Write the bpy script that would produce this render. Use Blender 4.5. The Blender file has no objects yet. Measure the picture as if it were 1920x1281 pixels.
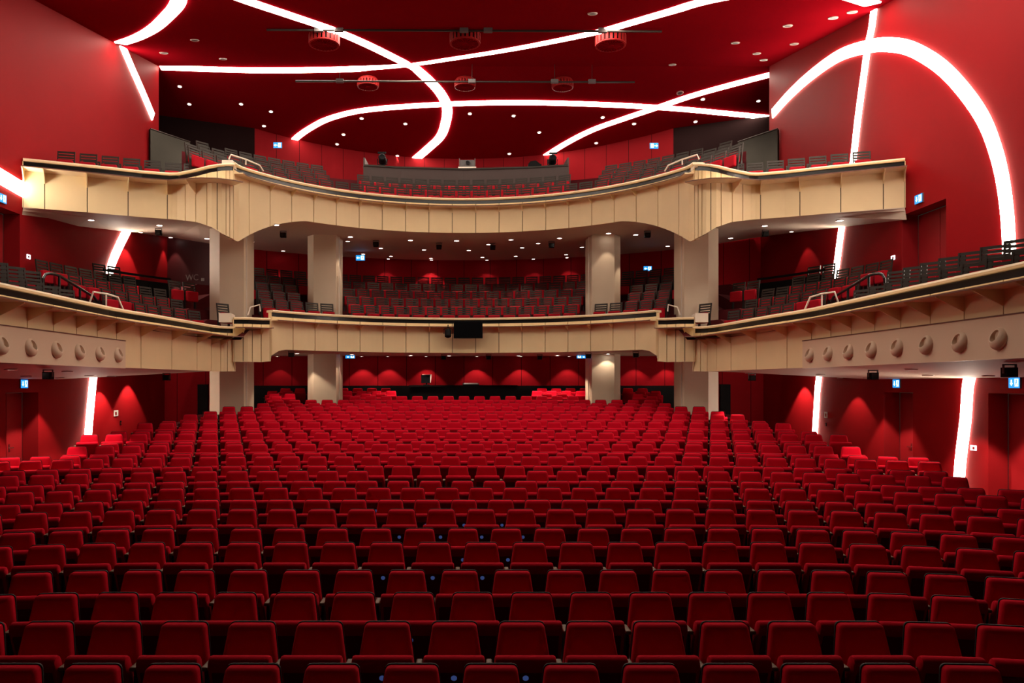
import bpy, bmesh, math, random
from mathutils import Vector, Matrix
from mathutils.bvhtree import BVHTree

random.seed(7)
sc = bpy.context.scene
col = sc.collection
PI = math.pi
E = 2.80            # eye height above the front stalls floor
F = 1450.0          # focal length in pixels of the 1920 px wide frame
CX, CY = 870.0, 721.0   # where the hall's axis / the horizon falls in the frame
WX = 12.0           # side walls
RC = 19.4           # centre of the balcony arcs on the axis

# ------------------------------------------------------------------ materials
def mat(name, color, rough=0.6, metal=0.0, spec=0.4, emit=None, estr=0.0, noise=0.0, nscale=30.0, sheen=0.0, bump=0.0):
    m = bpy.data.materials.new(name); m.use_nodes = True
    nt = m.node_tree; b = nt.nodes['Principled BSDF']
    b.inputs['Base Color'].default_value = (*color, 1)
    b.inputs['Roughness'].default_value = rough
    b.inputs['Metallic'].default_value = metal
    b.inputs['Specular IOR Level'].default_value = spec
    if sheen:
        b.inputs['Sheen Weight'].default_value = sheen
        b.inputs['Sheen Tint'].default_value = (1, .25, .25, 1)
        b.inputs['Sheen Roughness'].default_value = .4
    if emit:
        b.inputs['Emission Color'].default_value = (*emit, 1)
        b.inputs['Emission Strength'].default_value = estr
    if noise or bump:
        tc = nt.nodes.new('ShaderNodeTexCoord'); nz = nt.nodes.new('ShaderNodeTexNoise')
        nz.inputs['Scale'].default_value = nscale; nz.inputs['Detail'].default_value = 4
        nt.links.new(tc.outputs['Object'], nz.inputs['Vector'])
        if noise:
            mx = nt.nodes.new('ShaderNodeMix'); mx.data_type = 'RGBA'
            mx.inputs['A'].default_value = (*[c * (1 - noise) for c in color], 1)
            mx.inputs['B'].default_value = (*[min(1, c * (1 + noise)) for c in color], 1)
            nt.links.new(nz.outputs['Fac'], mx.inputs['Factor'])
            nt.links.new(mx.outputs['Result'], b.inputs['Base Color'])
        if bump:
            bp = nt.nodes.new('ShaderNodeBump'); bp.inputs['Strength'].default_value = bump
            bp.inputs['Distance'].default_value = .01
            nt.links.new(nz.outputs['Fac'], bp.inputs['Height'])
            nt.links.new(bp.outputs['Normal'], b.inputs['Normal'])
    return m

def panelled(name, color, pitch, gap, axis='X', rough=.6):
    """red wall boarding with dark vertical joints every pitch metres"""
    m = mat(name, color, rough, spec=.05)
    nt = m.node_tree; b = nt.nodes['Principled BSDF']
    tc = nt.nodes.new('ShaderNodeTexCoord'); sp = nt.nodes.new('ShaderNodeSeparateXYZ')
    mo = nt.nodes.new('ShaderNodeMath'); mo.operation = 'PINGPONG'; mo.inputs[1].default_value = pitch / 2
    lt = nt.nodes.new('ShaderNodeMath'); lt.operation = 'LESS_THAN'; lt.inputs[1].default_value = gap / 2
    mx = nt.nodes.new('ShaderNodeMix'); mx.data_type = 'RGBA'
    mx.inputs['A'].default_value = (*color, 1); mx.inputs['B'].default_value = (*[c * .12 for c in color], 1)
    nt.links.new(tc.outputs['Object'], sp.inputs[0]); nt.links.new(sp.outputs[axis], mo.inputs[0])
    nt.links.new(mo.outputs[0], lt.inputs[0]); nt.links.new(lt.outputs[0], mx.inputs['Factor'])
    nt.links.new(mx.outputs['Result'], b.inputs['Base Color'])
    return m

M = {
    'wall': mat('red wall paint', (.28, .006, .009), .55, spec=.05, noise=.10, nscale=.6, bump=.05),
    'ceil': mat('red ceiling paint', (.20, .0022, .006), .6, spec=0.0, noise=.08, nscale=.5),
    'rear': panelled('red rear boarding', (.30, .005, .010), 1.15, .022),
    'dark_red': mat('darkened red left corner', (.045, .003, .005), .5),  # colour darkened for assumed doors and to cancel the downlights in this corner
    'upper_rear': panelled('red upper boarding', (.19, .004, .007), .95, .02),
    'dark_wall': mat('near black side lining', (.012, .004, .004), .7, spec=.05),
    'door': mat('red door leaf', (.30, .006, .010), .5),
    'carpet': mat('dark red carpet', (.10, .004, .008), .95, noise=.2, nscale=60),
    'black': mat('matt black', (.004, .004, .0045), .6, spec=.12),
    'gloss_black': mat('glossy black', (.010, .010, .011), .22),
    'cream': mat('pale maple veneer', (.86, .67, .38), .5, noise=.05, nscale=2.5),
    'cream_cap': mat('pale maple rail', (.84, .67, .44), .38, noise=.05, nscale=5),
    'gap': mat('dark joint lining', (.06, .035, .02), .8),
    'edge': mat('brown ledge edge', (.16, .06, .04), .4),
    'column': mat('cream column plaster', (.72, .58, .42), .55, noise=.03, nscale=3),
    'soffit': mat('pale soffit plaster', (.62, .50, .40), .65, spec=.08, noise=.03, nscale=2),
    'soffit_dark': mat('dark soffit', (.26, .19, .15), .55),
    'duct': mat('beige duct box', (.74, .56, .40), .45),
    'fabric': mat('red seat fabric', (.55, .003, .018), .9, spec=.05, noise=.12, nscale=220, sheen=.06),
    'under': mat('dark red seat underside', (.17, .004, .010), .7, spec=.1),
    'shell': mat('black seat shell', (.010, .006, .006), .6, spec=.2),
    'wood': mat('brown armrest wood', (.17, .085, .04), .45, noise=.25, nscale=40),
    'leg': mat('black seat leg', (.012, .010, .010), .5),
    'badge': mat('blue number badge with added glow', (.25, .40, .85), .25, emit=(.18,.32,1.0), estr=.10),  # faint glow painted in by emission so the badge reads bright
    'slat': mat('dark brown slats', (.030, .024, .019), .5, spec=.25, noise=.2, nscale=30),
    'pad': mat('red seat pad', (.40, .004, .014), .85, spec=.15, noise=.12, nscale=120),
    'strip': mat('white light strip', (.9, .9, .9), .5, emit=(1.0, .87, .72), estr=17.5),
    'lamp': mat('downlight lens', (.9, .9, .9), .4, emit=(1.0, .90, .80), estr=12.0),
    'rim': mat('downlight ring', (.55, .42, .36), .4),
    'chrome': mat('brushed chrome', (.62, .60, .56), .25, metal=1.0),
    'steel': mat('dark brushed steel', (.024, .021, .016), .28, metal=.85, noise=.4, nscale=1.2),
    'pipe': mat('dark steel pipe', (.05, .04, .035), .4, metal=.6),
    'white': mat('white lacquer', (.78, .70, .60), .4),
    'drum': mat('red drum metal', (.30, .014, .014), .5, spec=.1),
    'blue': mat('blue sign face', (.01, .10, .42), .4, emit=(.02, .30, .95), estr=1.1),
    'signwhite': mat('white sign pictogram', (.9, .9, .9), .4, emit=(.75, .92, 1.0), estr=1.8),
    'paper': mat('white label', (.75, .72, .70), .5),
    'screen': mat('black screen glass', (.004, .004, .005), .12),
    'grey': mat('grey plastic', (.12, .11, .11), .5),
    'booth': mat('dark brown booth panel', (.055, .034, .030), .5),
}

# ------------------------------------------------------------------ mesh tools
class MB:
    def __init__(s): s.v = []; s.f = []
    def add(s, vs, fs):
        n = len(s.v); s.v += [Vector(p) for p in vs]; s.f += [tuple(i + n for i in f) for f in fs]; return s
    def box(s, a, b):
        (x0, y0, z0), (x1, y1, z1) = a, b
        return s.add([(x0,y0,z0),(x1,y0,z0),(x1,y1,z0),(x0,y1,z0),(x0,y0,z1),(x1,y0,z1),(x1,y1,z1),(x0,y1,z1)],
                     [(0,3,2,1),(4,5,6,7),(0,1,5,4),(1,2,6,5),(2,3,7,6),(3,0,4,7)])
    def prism(s, poly, vec):
        n = len(poly); vec = Vector(vec); p = [Vector(q) for q in poly]
        return s.add(p + [q + vec for q in p],
                     [tuple(range(n-1,-1,-1)), tuple(range(n,2*n))] + [(i,(i+1)%n,n+(i+1)%n,n+i) for i in range(n)])
    def rings(s, rs, close=True, cap0=True, cap1=True):
        n = len(rs[0]); vs = [p for r in rs for p in r]; fs = []
        for k in range(len(rs)-1):
            for i in range(n if close else n-1):
                j = (i+1) % n
                fs.append((k*n+i, k*n+j, (k+1)*n+j, (k+1)*n+i))
        if cap0: fs.append(tuple(range(n-1,-1,-1)))
        if cap1: fs.append(tuple(range((len(rs)-1)*n, len(rs)*n)))
        return s.add(vs, fs)
    def tube(s, pts, r, n=8):
        pts = [Vector(p) for p in pts]; rs = []
        for i, p in enumerate(pts):
            t = (pts[min(i+1,len(pts)-1)] - pts[max(i-1,0)]).normalized()
            a = t.cross(Vector((0,0,1)));
            if a.length < 1e-3: a = t.cross(Vector((1,0,0)))
            a.normalize(); b = a.cross(t)
            rs.append([p + r*(math.cos(2*PI*k/n)*a + math.sin(2*PI*k/n)*b) for k in range(n)])
        return s.rings(rs)
    def lathe(s, prof, c, axis=(0,0,1), n=24, caps=True):
        """prof: (radius, height along axis)"""
        ax = Vector(axis).normalized(); a = ax.orthogonal().normalized(); b = ax.cross(a); c = Vector(c)
        rs = [[c + ax*h + r*(math.cos(2*PI*k/n)*a + math.sin(2*PI*k/n)*b) for k in range(n)] for r, h in prof]
        return s.rings(rs, True, caps, caps)
    def rbox(s, a, b, r=.02, n=3):
        """box with rounded corners in x-z, softened front and back edges (y)"""
        (x0,y0,z0),(x1,y1,z1) = a, b
        def ring(ins, y):
            out = []; rr = max(r-ins*.3, .002)
            for cx, cz, a0 in ((x1-ins-rr, z1-ins-rr, 0), (x0+ins+rr, z1-ins-rr, 90), (x0+ins+rr, z0+ins+rr, 180), (x1-ins-rr, z0+ins+rr, 270)):
                for k in range(n+1):
                    t = math.radians(a0 + 90*k/n); out.append((cx+rr*math.cos(t), y, cz+rr*math.sin(t)))
            return out
        e = min(r*.6, abs(y1-y0)*.35)
        return s.rings([ring(e,y1), ring(0,y1-e), ring(0,y0+e), ring(e,y0)])
    def build(s, name, m, parent=None, smooth=False, off=None, normals=True):
        me = bpy.data.meshes.new(name)
        o3 = Vector(off) if off is not None else Vector((0,0,0))
        me.from_pydata([tuple(p - o3) for p in s.v], [], s.f)
        me.materials.append(m)
        if normals:
            bm = bmesh.new(); bm.from_mesh(me); bmesh.ops.recalc_face_normals(bm, faces=bm.faces); bm.to_mesh(me); bm.free()
        if smooth:
            me.shade_smooth()
            try: me.set_sharp_from_angle(angle=math.radians(40))
            except Exception: pass
        o = bpy.data.objects.new(name, me); col.objects.link(o)
        if parent is not None: o.parent = parent
        return o

def tag(o, label=None, cat=None, group=None, kind=None):
    if label: o['label'] = label
    if cat: o['category'] = cat
    if group: o['group'] = group
    if kind: o['kind'] = kind
    return o
def thing(name, label, cat, loc=(0,0,0), rz=0.0, group=None, kind=None):
    o = bpy.data.objects.new(name, None); o.empty_display_size = .1; col.objects.link(o)
    o.location = loc; o.rotation_euler = (0,0,rz)
    return tag(o, label, cat, group, kind)
def part(name, mb, m, t, smooth=False, sub=None):
    """a part in world coordinates under the thing t (no rotation), or under its part sub"""
    return mb.build(name, m, sub if sub is not None else t, smooth, off=t.location)
def struct(name, mb, m, label=None, smooth=False, normals=False):
    o = mb.build(name, m, None, smooth, normals=normals); o['kind'] = 'structure'
    if label: o['label'] = label
    return o
def bvh(o):
    return BVHTree.FromPolygons([v.co.copy() for v in o.data.vertices], [tuple(p.vertices) for p in o.data.polygons])
EYE = Vector((0,0,E))
def ray(px, py): return Vector(((px-CX)/F, 1.0, (CY-py)/F))
def P(px, py, d): return EYE + ray(px,py)*d
def hit(tree, px, py):
    r = tree.ray_cast(EYE, ray(px,py).normalized(), 100)
    return r[0], r[1]
def catmull(pts, n=8):
    p = [2*pts[0]-pts[1]] + list(pts) + [2*pts[-1]-pts[-2]]; out = []
    for i in range(1, len(p)-2):
        for k in range(n):
            t = k/n; a,b,c,d = p[i-1],p[i],p[i+1],p[i+2]
            out.append(.5*((2*b)+(c-a)*t+(2*a-5*b+4*c-d)*t*t+(-a+3*b-3*c+d)*t**3))
    out.append(p[-2]); return out
ORD = ("zeroth first second third fourth fifth sixth seventh eighth ninth tenth eleventh twelfth thirteenth fourteenth fifteenth "
       "sixteenth seventeenth eighteenth nineteenth twentieth").split()
def ordw(n):
    return ORD[n] if n <= 20 else 'twenty-' + ORD[n-20]

# ------------------------------------------------------------------ shell: walls with door openings
def ceil_h(d):
    return 6.42 + .2*d if d < 30.4 else 19.46 - .2287*d
def wall_x(name, x, dr, zr, holes, m):
    ds = sorted({dr[0], dr[1], *[h[0] for h in holes], *[h[1] for h in holes]})
    zs = sorted({zr[0], zr[1], *[h[2] for h in holes], *[h[3] for h in holes]})
    mb = MB()
    sgn = -1 if x > 0 else 1
    for a, b in zip(ds, ds[1:]):
        for c, e in zip(zs, zs[1:]):
            if any(h[0] <= a and b <= h[1] and h[2] <= c and e <= h[3] for h in holes): continue
            top = [e, e]
            if e == zr[1]: top = [E+ceil_h(a)+.05, E+ceil_h(b)+.05]
            q = [(x,a,c),(x,b,c),(x,b,top[1]),(x,a,top[0])]
            mb.add(q, [(0,1,2,3)] if sgn < 0 else [(3,2,1,0)])
    return struct(name, mb, m)

doors = {   # name: (side, d0, d1, z0, z1)
    'door_1': (-1, 20.25, 21.80, 0.0, 2.58), 'door_2': (1, 20.67, 22.10, 0.0, 2.58), 'door_3': (1, 15.40, 17.70, 0.0, 2.60),
    'door_4': (-1, 19.10, 20.90, 3.9, E+4.60), 'door_5': (1, 19.25, 21.20, 3.9, E+4.63)}
DLAB = {'door_1': 'red double door in the stalls wall below the left balcony',
        'door_2': 'red double door in the stalls wall between the two right light strips',
        'door_3': 'red recessed door at the near end of the right stalls wall',
        'door_4': 'red door recess beside the left end of the upper balcony',
        'door_5': 'tall red door recess below the right end of the upper balcony'}
for side in (-1, 1):
    holes = [d[1:] for d in doors.values() if d[0] == side]
    wall_x('wall_left' if side < 0 else 'wall_right', side*WX, (6.0, 30.4), (0.0, 20.0), holes, M['wall'])
    wm = MB()
    x = side*WX
    wm.add([(x,30.4,0),(x,31.4,0),(x,31.4,E+7.5),(x,30.4,E+7.5)], [(0,1,2,3)])
    struct('wall_left_end' if side < 0 else 'wall_right_end', wm, M['wall'])
    # return and side lining of the upper rear space
    rm = MB(); xo = side*14.0
    rm.add([(x,30.42,E+5.8),(xo,30.42,E+5.8),(xo,30.42,E+12.6),(x,30.42,E+12.6)], [(0,1,2,3)])
    rm.add([(xo,30.42,E+5.8),(xo,38,E+5.8),(xo,38,E+12.6),(xo,30.42,E+12.6)], [(0,1,2,3)])
    struct('wall_upper_left' if side < 0 else 'wall_upper_right', rm, M['dark_wall'])
for name, (side, d0, d1, z0, z1) in doors.items():
    x = side*WX; xi = side*(WX+.45)
    t = thing(name, DLAB[name], None, (x, (d0+d1)/2, z0), kind='structure')
    j = MB()
    j.add([(x,d0,z0),(xi,d0,z0),(xi,d0,z1),(x,d0,z1)], [(0,1,2,3)]); j.add([(x,d1,z0),(xi,d1,z0),(xi,d1,z1),(x,d1,z1)], [(0,1,2,3)])
    j.add([(x,d0,z1),(xi,d0,z1),(xi,d1,z1),(x,d1,z1)], [(0,1,2,3)])
    part('door_frame', j, M['door'], t)
    dm = (d0+d1)/2
    for k, (a, b) in enumerate(((d0+.02, dm-.012), (dm+.012, d1-.02))):
        leaf = part('door_leaf', MB().box((min(xi,xi+side*.06),a,z0), (max(xi,xi+side*.06),b,z1-.02)), M['door'], t)
        if z0 < .1:
            h = MB(); hy = dm + (-.12 if k == 0 else .12); xx = xi - side*.05
            h.tube([(xi,hy,1.06),(xx,hy,1.06),(xx,hy+(-.14 if k==0 else .14),1.06)], .014)
            h.box((min(xi,xi-side*.012),hy-.03,.95),(max(xi,xi-side*.012),hy+.03,1.16))
            part('door_handle', h, M['chrome'], t, sub=leaf)

cm = MB()
ds = [4, 8, 12, 16, 20, 24, 28, 30.4]
for a, b in zip(ds, ds[1:]):
    cm.add([(-WX-.02,a,E+ceil_h(a)),(WX+.02,a,E+ceil_h(a)),(WX+.02,b,E+ceil_h(b)),(-WX-.02,b,E+ceil_h(b))], [(3,2,1,0)])
for a, b in ((30.4,34),(34,38.5)):
    cm.add([(-14.1,a,E+ceil_h(a)),(14.1,a,E+ceil_h(a)),(14.1,b,E+ceil_h(b)),(-14.1,b,E+ceil_h(b))], [(3,2,1,0)])
ceiling = struct('ceiling', cm, M['ceil'])
CEIL = bvh(ceiling)

# ------------------------------------------------------------------ stalls rows and stepped floor
SP = .55; TOP = .86; X0 = 3.2
HS = [3.53]*4 + [3.33,3.33,3.14,3.14,3.025,3.025,2.885,2.885,2.70,2.70,2.475,2.475,2.20,2.17,1.87,1.85,1.58,1.49,1.27,1.12,.96,.75,.60,.44,.26]
NR = len(HS)
def row_d(k): return 5.37 + .878*k if k else 5.29
def row_z(k): return E - HS[k]*SP - TOP
def row_pt(k, s, dd=0.0):
    """point s metres along row k from the axis, dd metres behind it; and the seat's turn"""
    R = row_d(k) + dd
    if abs(s) <= X0: return Vector((s, R, 0)), 0.0
    phi = (abs(s)-X0)/row_d(k); sg = 1 if s > 0 else -1
    return Vector((sg*(X0+R*math.sin(phi)), R*math.cos(phi), 0)), -sg*phi
fm = MB()
SS = [i*.55 for i in range(-18, 19)]
prof = []
for k in range(NR):
    prof += [(k, -.50, row_z(k)), (k, .378, row_z(k))]
rs = []
for k, dd, z in prof:
    r = []
    for s in SS:
        p, _ = row_pt(k, s, dd); r.append((max(-9.7,min(9.7,p.x)), p.y, max(z, .002)))
    rs.append(r)
fm.rings(rs, close=False, cap0=False, cap1=False)
for c in (0, len(SS)-1):       # side cheeks of the steps
    for a, b in zip(rs, rs[1:]):
        pa, pb = a[c], b[c]
        fm.add([pa, pb, (pb[0],pb[1],0), (pa[0],pa[1],0)], [(0,1,2,3)])
fm.add([(-14,1,0),(14,1,0),(14,32,0),(-14,32,0)], [(0,1,2,3)])
last = rs[-1]
fm.add([last[0], last[-1], (9.7,31.2,row_z(NR-1)), (-9.7,31.2,row_z(NR-1))], [(0,1,2,3)])
struct('floor', fm, M['carpet'])

# rear wall of the stalls with black base
wb = MB().add([(-WX,31,0),(WX,31,0),(WX,31,E+1.6),(-WX,31,E+1.6)], [(0,1,2,3)])
struct('wall_rear_stalls', wb, M['rear'])
struct('baseboard_rear', MB().box((-8.8,30.90,1.0),(8.8,30.99,E-.05)), M['black'])
for side in (-1, 1):
    xx = side*10.45
    struct('door_6' if side < 0 else 'door_7', MB().box((xx-.20,30.9,0),(xx+.20,30.99,E+.0)), M['black'], 'black open doorway behind the outer column')

# ------------------------------------------------------------------ balcony parapets
class Path:
    def __init__(s, pts):
        s.p = pts; s.S = [0.0]
        for a, b in zip(pts, pts[1:]): s.S.append(s.S[-1] + math.hypot(b[0]-a[0], b[1]-a[1]))
        s.L = s.S[-1]
    def at(s, t):
        t = max(0, min(s.L, t))
        for i in range(len(s.S)-1):
            if t <= s.S[i+1] + 1e-9:
                u = (t - s.S[i])/max(1e-9, s.S[i+1]-s.S[i]); a, b = s.p[i], s.p[i+1]
                return [a[j]+(b[j]-a[j])*u for j in range(4)]
        return list(s.p[-1])
    def nrm(s, t):
        a, b = s.at(t-.12), s.at(t+.12); v = Vector((b[0]-a[0], b[1]-a[1])).normalized()
        return Vector((v.y, -v.x)), v
    def pt(s, t, off, z):
        q = s.at(t); n, _ = s.nrm(t)
        return Vector((q[0]+n.x*off, q[1]+n.y*off, z))
def sweep(path, s0, s1, prof, step=.25):
    """closed profile prof(top, bot) -> [(offset, z)] swept along the path"""
    n = max(1, int(math.ceil((s1-s0)/step))); rs = []
    for i in range(n+1):
        t = s0+(s1-s0)*i/n; q = path.at(t)
        rs.append([path.pt(t, o, E+z) for o, z in prof(q[2], q[3])])
    return MB().rings(rs)
def parapet(label, path, joints, fins, ledge=(0, None), ledge_w=.40, fin_h=.20, group='balcony parapets', lz=None):
    mid = path.at(path.L/2)
    t = thing('balcony_parapet', label, 'balcony', (mid[0], mid[1], E+mid[3]), group=group)
    L = path.L
    part('backing', sweep(path, 0, L, lambda a,b: [(-.10,b+.01),(-.045,b+.01),(-.045,a-.20),(-.10,a-.20)]), M['gap'], t)
    for a, b in zip(joints, joints[1:]):
        part('front_panel', sweep(path, a+.011, b-.011, lambda p,q: [(-.05,q),(0,q),(0,p-.20),(-.05,p-.20)], .14), M['cream'], t)
    part('recess_band', sweep(path, 0, L, lambda a,b: [(-.12,a-.20),(-.03,a-.20),(-.03,a-.06),(-.12,a-.06)]), M['gloss_black'], t)
    part('cap_rail', sweep(path, -.0, L, lambda a,b: [(-.26,a-.07),(.05,a-.07),(.07,a-.035),(.05,a),(-.26,a)]), M['cream_cap'], t)
    for e, sg in ((0.0,-1),(L,1)):
        q = path.at(e); n, v = path.nrm(e); dv = Vector((v.x,v.y,0))*sg*.02
        po = [path.pt(e,o,E+z) for o,z in ((-.14,q[3]),(.004,q[3]),(.004,q[2]-.07),(-.14,q[2]-.07))]
        part('end_panel', MB().prism(po, dv), M['cream'], t)
    l0, l1 = ledge[0], (L if ledge[1] is None else ledge[1])
    lg = part('ledge', sweep(path, l0, l1, lambda a,b: [(0,(lz or a)-.34),(ledge_w,(lz or a)-.34),(ledge_w,(lz or a)-.315),(0,(lz or a)-.315)]), M['cream_cap'], t)
    part('ledge_edge', sweep(path, l0, l1, lambda a,b: [(ledge_w,(lz or a)-.343),(ledge_w+.014,(lz or a)-.343),(ledge_w+.014,(lz or a)-.318),(ledge_w,(lz or a)-.318)]), M['edge'], t, sub=lg)
    for s in fins:
        q = path.at(s); n, v = path.nrm(s); z = E+(lz or q[2])-.34
        tri = [path.pt(s,.001,z), path.pt(s,ledge_w-.02,z), path.pt(s,ledge_w-.02,z-.02), path.pt(s,.001,z-fin_h)]
        dv = Vector((v.x, v.y, 0))*.012
        part('bracket', MB().prism([p-dv for p in tri], dv*2), M['cream'], t)
    return t
def arc_pts(R, t0, t1, n, top, bot):
    out = []
    for i in range(n+1):
        th = math.radians(t0+(t1-t0)*i/n)
        out.append((R*math.sin(th), RC+R*math.cos(th), top(th) if callable(top) else top, bot(th) if callable(bot) else bot))
    return out
def mirror(pts): return [(-a,b,c,d) for a,b,c,d in reversed(pts)]
def frange(a, b, n): return [a+(b-a)*i/n for i in range(n+1)]

def up_bot(th):
    a = abs(math.degrees(th))
    if a < 42: return 5.29
    u = (a-42)/(62-42); return 5.29 - 1.05*(.35*u+.65*u*u)
UC = arc_pts(7.6, -62, 62, 62, 6.50, up_bot)
UC = [(-6.74,22.60,6.50,4.24)] + UC + [(6.74,22.60,6.50,4.24)]
pUC = Path(UC); nj = int(round(pUC.L/.806)); jc = frange(0, pUC.L, nj)
parapet('curved pale wooden front of the upper balcony, centre section', pUC, jc, jc[2:-2], ledge=(.0, None), ledge_w=.30, fin_h=.17)
UW = [(6.72,22.55,6.44,4.24),(6.95,22.30,6.37,4.34),(7.25,22.22,6.30,4.52),(7.7,22.30,6.21,4.68),(8.4,22.5,6.14,4.80),(9.2,22.25,6.14,4.81),(10.3,21.72,6.14,4.81),(11.97,21.0,6.14,4.81)]
jw = [0,.12,.24,.50,.80,1.15,1.50,2.05,3.10,4.15,5.20]
for side in (1, -1):
    pts = UW if side > 0 else mirror(UW)
    p = Path(pts); L = p.L
    js = [j for j in jw if j < L-.3] + [L]
    fs = [1.15]+[j for j in js if j >= 2.0]
    fs = [min(f, L-.02) for f in fs]
    if side < 0: js = [L-j for j in reversed(js)]; fs = [L-f for f in fs]
    parapet('angled %s wing of the upper balcony front, with wide pale panels' % ('right' if side > 0 else 'left'), p, js, fs, ledge_w=.50, fin_h=.30, lz=6.14)

def lo_bot(th):
    a = abs(math.degrees(th)); return 1.10 if a < 48 else 1.10-.20*((a-48)/4)**2
LC = arc_pts(7.6, -52, 52, 52, 2.32, lo_bot)
pLC = Path(LC); nj = int(round(pLC.L/.806)); jc = frange(0, pLC.L, nj)
parapet('curved pale wooden front of the lower balcony, centre section', pLC, jc, jc[2:-2], ledge_w=.30, fin_h=.17)
LM = [(6.02,24.00,2.06,.72),(6.25,23.85,2.05,.69),(6.6,23.62,2.05,.69),(6.98,23.45,2.04,.69)]
LS = [(6.98,23.55,1.76,.40),(7.25,23.25,1.75,.39),(7.42,22.8,1.75,.39),(7.58,21.2,1.75,.39),(7.75,19.5,1.75,.39),(7.92,18.4,1.75,.39),(8.0,17.6,1.75,.39),(8.0,9.5,1.75,.39)]
for side in (1, -1):
    w = 'right' if side > 0 else 'left'
    p = Path(LM if side > 0 else mirror(LM))
    js = frange(0, p.L, 4)
    parapet('short stepped link of the lower balcony front, %s of its centre section' % w, p, js, js[1:4:2], ledge_w=.34, fin_h=.18)
    p = Path(LS if side > 0 else mirror(LS)); L = p.L
    js = [0,.25,.5,.95,1.9,3.4,4.9,5.95] + [5.95+.9*i for i in range(1, 9)]
    js = [j for j in js if j < L-.3]+[L]; fs = [.5]+js[3:-1]
    if side < 0: js = [L-j for j in reversed(js)]; fs = [L-f for f in fs]
    parapet('long %s side arm of the lower balcony front, along the wall' % w, p, js, fs, ledge_w=.48, fin_h=.25)
    # duct box with eyeball nozzles
    xi = side*7.93
    t = thing('air_duct_box', 'beige duct box with a line of round nozzles on the %s balcony side' % w, 'duct', (side*7.96, 14, E+.39))
    part('casing', MB().box((min(xi,side*7.995),9.6,E+.375),(max(xi,side*7.995),18.12,E+1.01)), M['duct'], t)
    part('top_trim', MB().box((min(xi-side*.01,side*7.995),9.6,E+1.01),(max(xi-side*.01,side*7.995),18.12,E+1.03)), M['edge'], t)
    for i in range(9):
        dy = 17.72 - .893*i
        if dy < 10: break
        c = Vector((xi, dy, E+.695)); ax = Vector((-side, .10, .42)).normalized()
        nz = part('nozzle', MB().lathe([(.185*math.sin(a), -.03+.13*math.cos(a)) for a in [math.radians(x) for x in range(100, 34, -8)]]
                                       + [(.095,.07),(.080,-.01)], c, ax, 24), M['duct'], t, True)
        part('nozzle_throat', MB().lathe([(.082,.0),(.080,-.012)], c, ax, 24), M['gap'], t, True, sub=nz)
# lectern-like white blocks at the parapet ends
def white_block(label, px0, px1, py0, py1, d):
    a, b = P(px0,py1,d), P(px1,py0,d)
    t = thing('parapet_end_block', label, 'block', (a.x, d, a.z), group='white parapet end blocks')
    mb = MB().prism([(a.x,d,a.z),(a.x,d+.42,a.z),(a.x,d+.42,b.z-.03),(a.x,d,b.z)], (b.x-a.x,0,0))
    part('block_body', mb, M['white'], t)
white_block('white sloped block ending the left side arm of the lower balcony', 410, 433, 587, 604, 23.35)
white_block('white sloped block ending the right side arm of the lower balcony', 1304, 1328, 587, 604, 23.35)
white_block('white block at the left kink of the upper balcony rail', 416, 436, 300, 312, 22.5)
white_block('white block at the right kink of the upper balcony rail', 1303, 1321, 305, 314, 22.5)

# ------------------------------------------------------------------ soffits, balcony floors, mid and upper rear walls
def mid_wall(th):
    a = abs(math.degrees(th)); sg = 1 if th >= 0 else -1
    if a <= 40: return Vector((14.6*math.sin(th), RC+14.6*math.cos(th)))
    u = min(1, (a-40)/12); return Vector((sg*(9.385+(12-9.385)*u), 30.58+.7*u))
sm = MB(); rows = []
full = mirror(UW) + UC + UW
full = [q for q in full]
for q in full:
    x, d, tp, bt = q
    sg = 1 if x > 0 else -1
    th = math.atan2(x, d-RC)
    if abs(x) <= 6.76 and d > 22.57:
        a = min(40.0, abs(math.degrees(th))*40/62*1.2) if abs(math.degrees(th)) > 30 else abs(math.degrees(th))
        a = min(40.0, max(a, min(abs(math.degrees(th)), 36)))
        e = mid_wall(math.copysign(math.radians(a), th)); e3 = Vector((e.x, e.y, E+5.46))
        k = Vector((x+(e3.x-x)*.30, d+(e3.y-d)*.30, E+5.33))
        row = [Vector((x,d,E+bt)), Vector((x+(e3.x-x)*.08, d+(e3.y-d)*.08, E+bt+(5.31-bt)*.6)), k, e3]
    else:
        u = min(1, max(0, (abs(x)-6.7)/(11.97-6.7)))
        if u < .12: e3 = Vector((9.385,30.58,5.46)).lerp(Vector((12.02,31.2,5.97)), u/.12)
        else:
            yy = 31.2-(31.2-21.0)*((u-.12)/.88)**.8; e3 = Vector((12.02, yy, 4.62+.147*(yy-22)))
        row = [Vector((x,d,E+bt))]
        for f in (.08,.30,1.0):
            z0 = max(bt, 4.8); row.append(Vector((sg*(abs(x)+(e3.x-abs(x))*f), d+(e3.y-d)*f, E+z0+(e3.z-z0)*f)))
    rows.append(row)
sm.rings(rows, close=False, cap0=False, cap1=False)
soff_u = struct('ceiling_under_upper_balcony', sm, M['soffit'], smooth=False)
SOU = bvh(soff_u)
sm = MB(); rows = []
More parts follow.
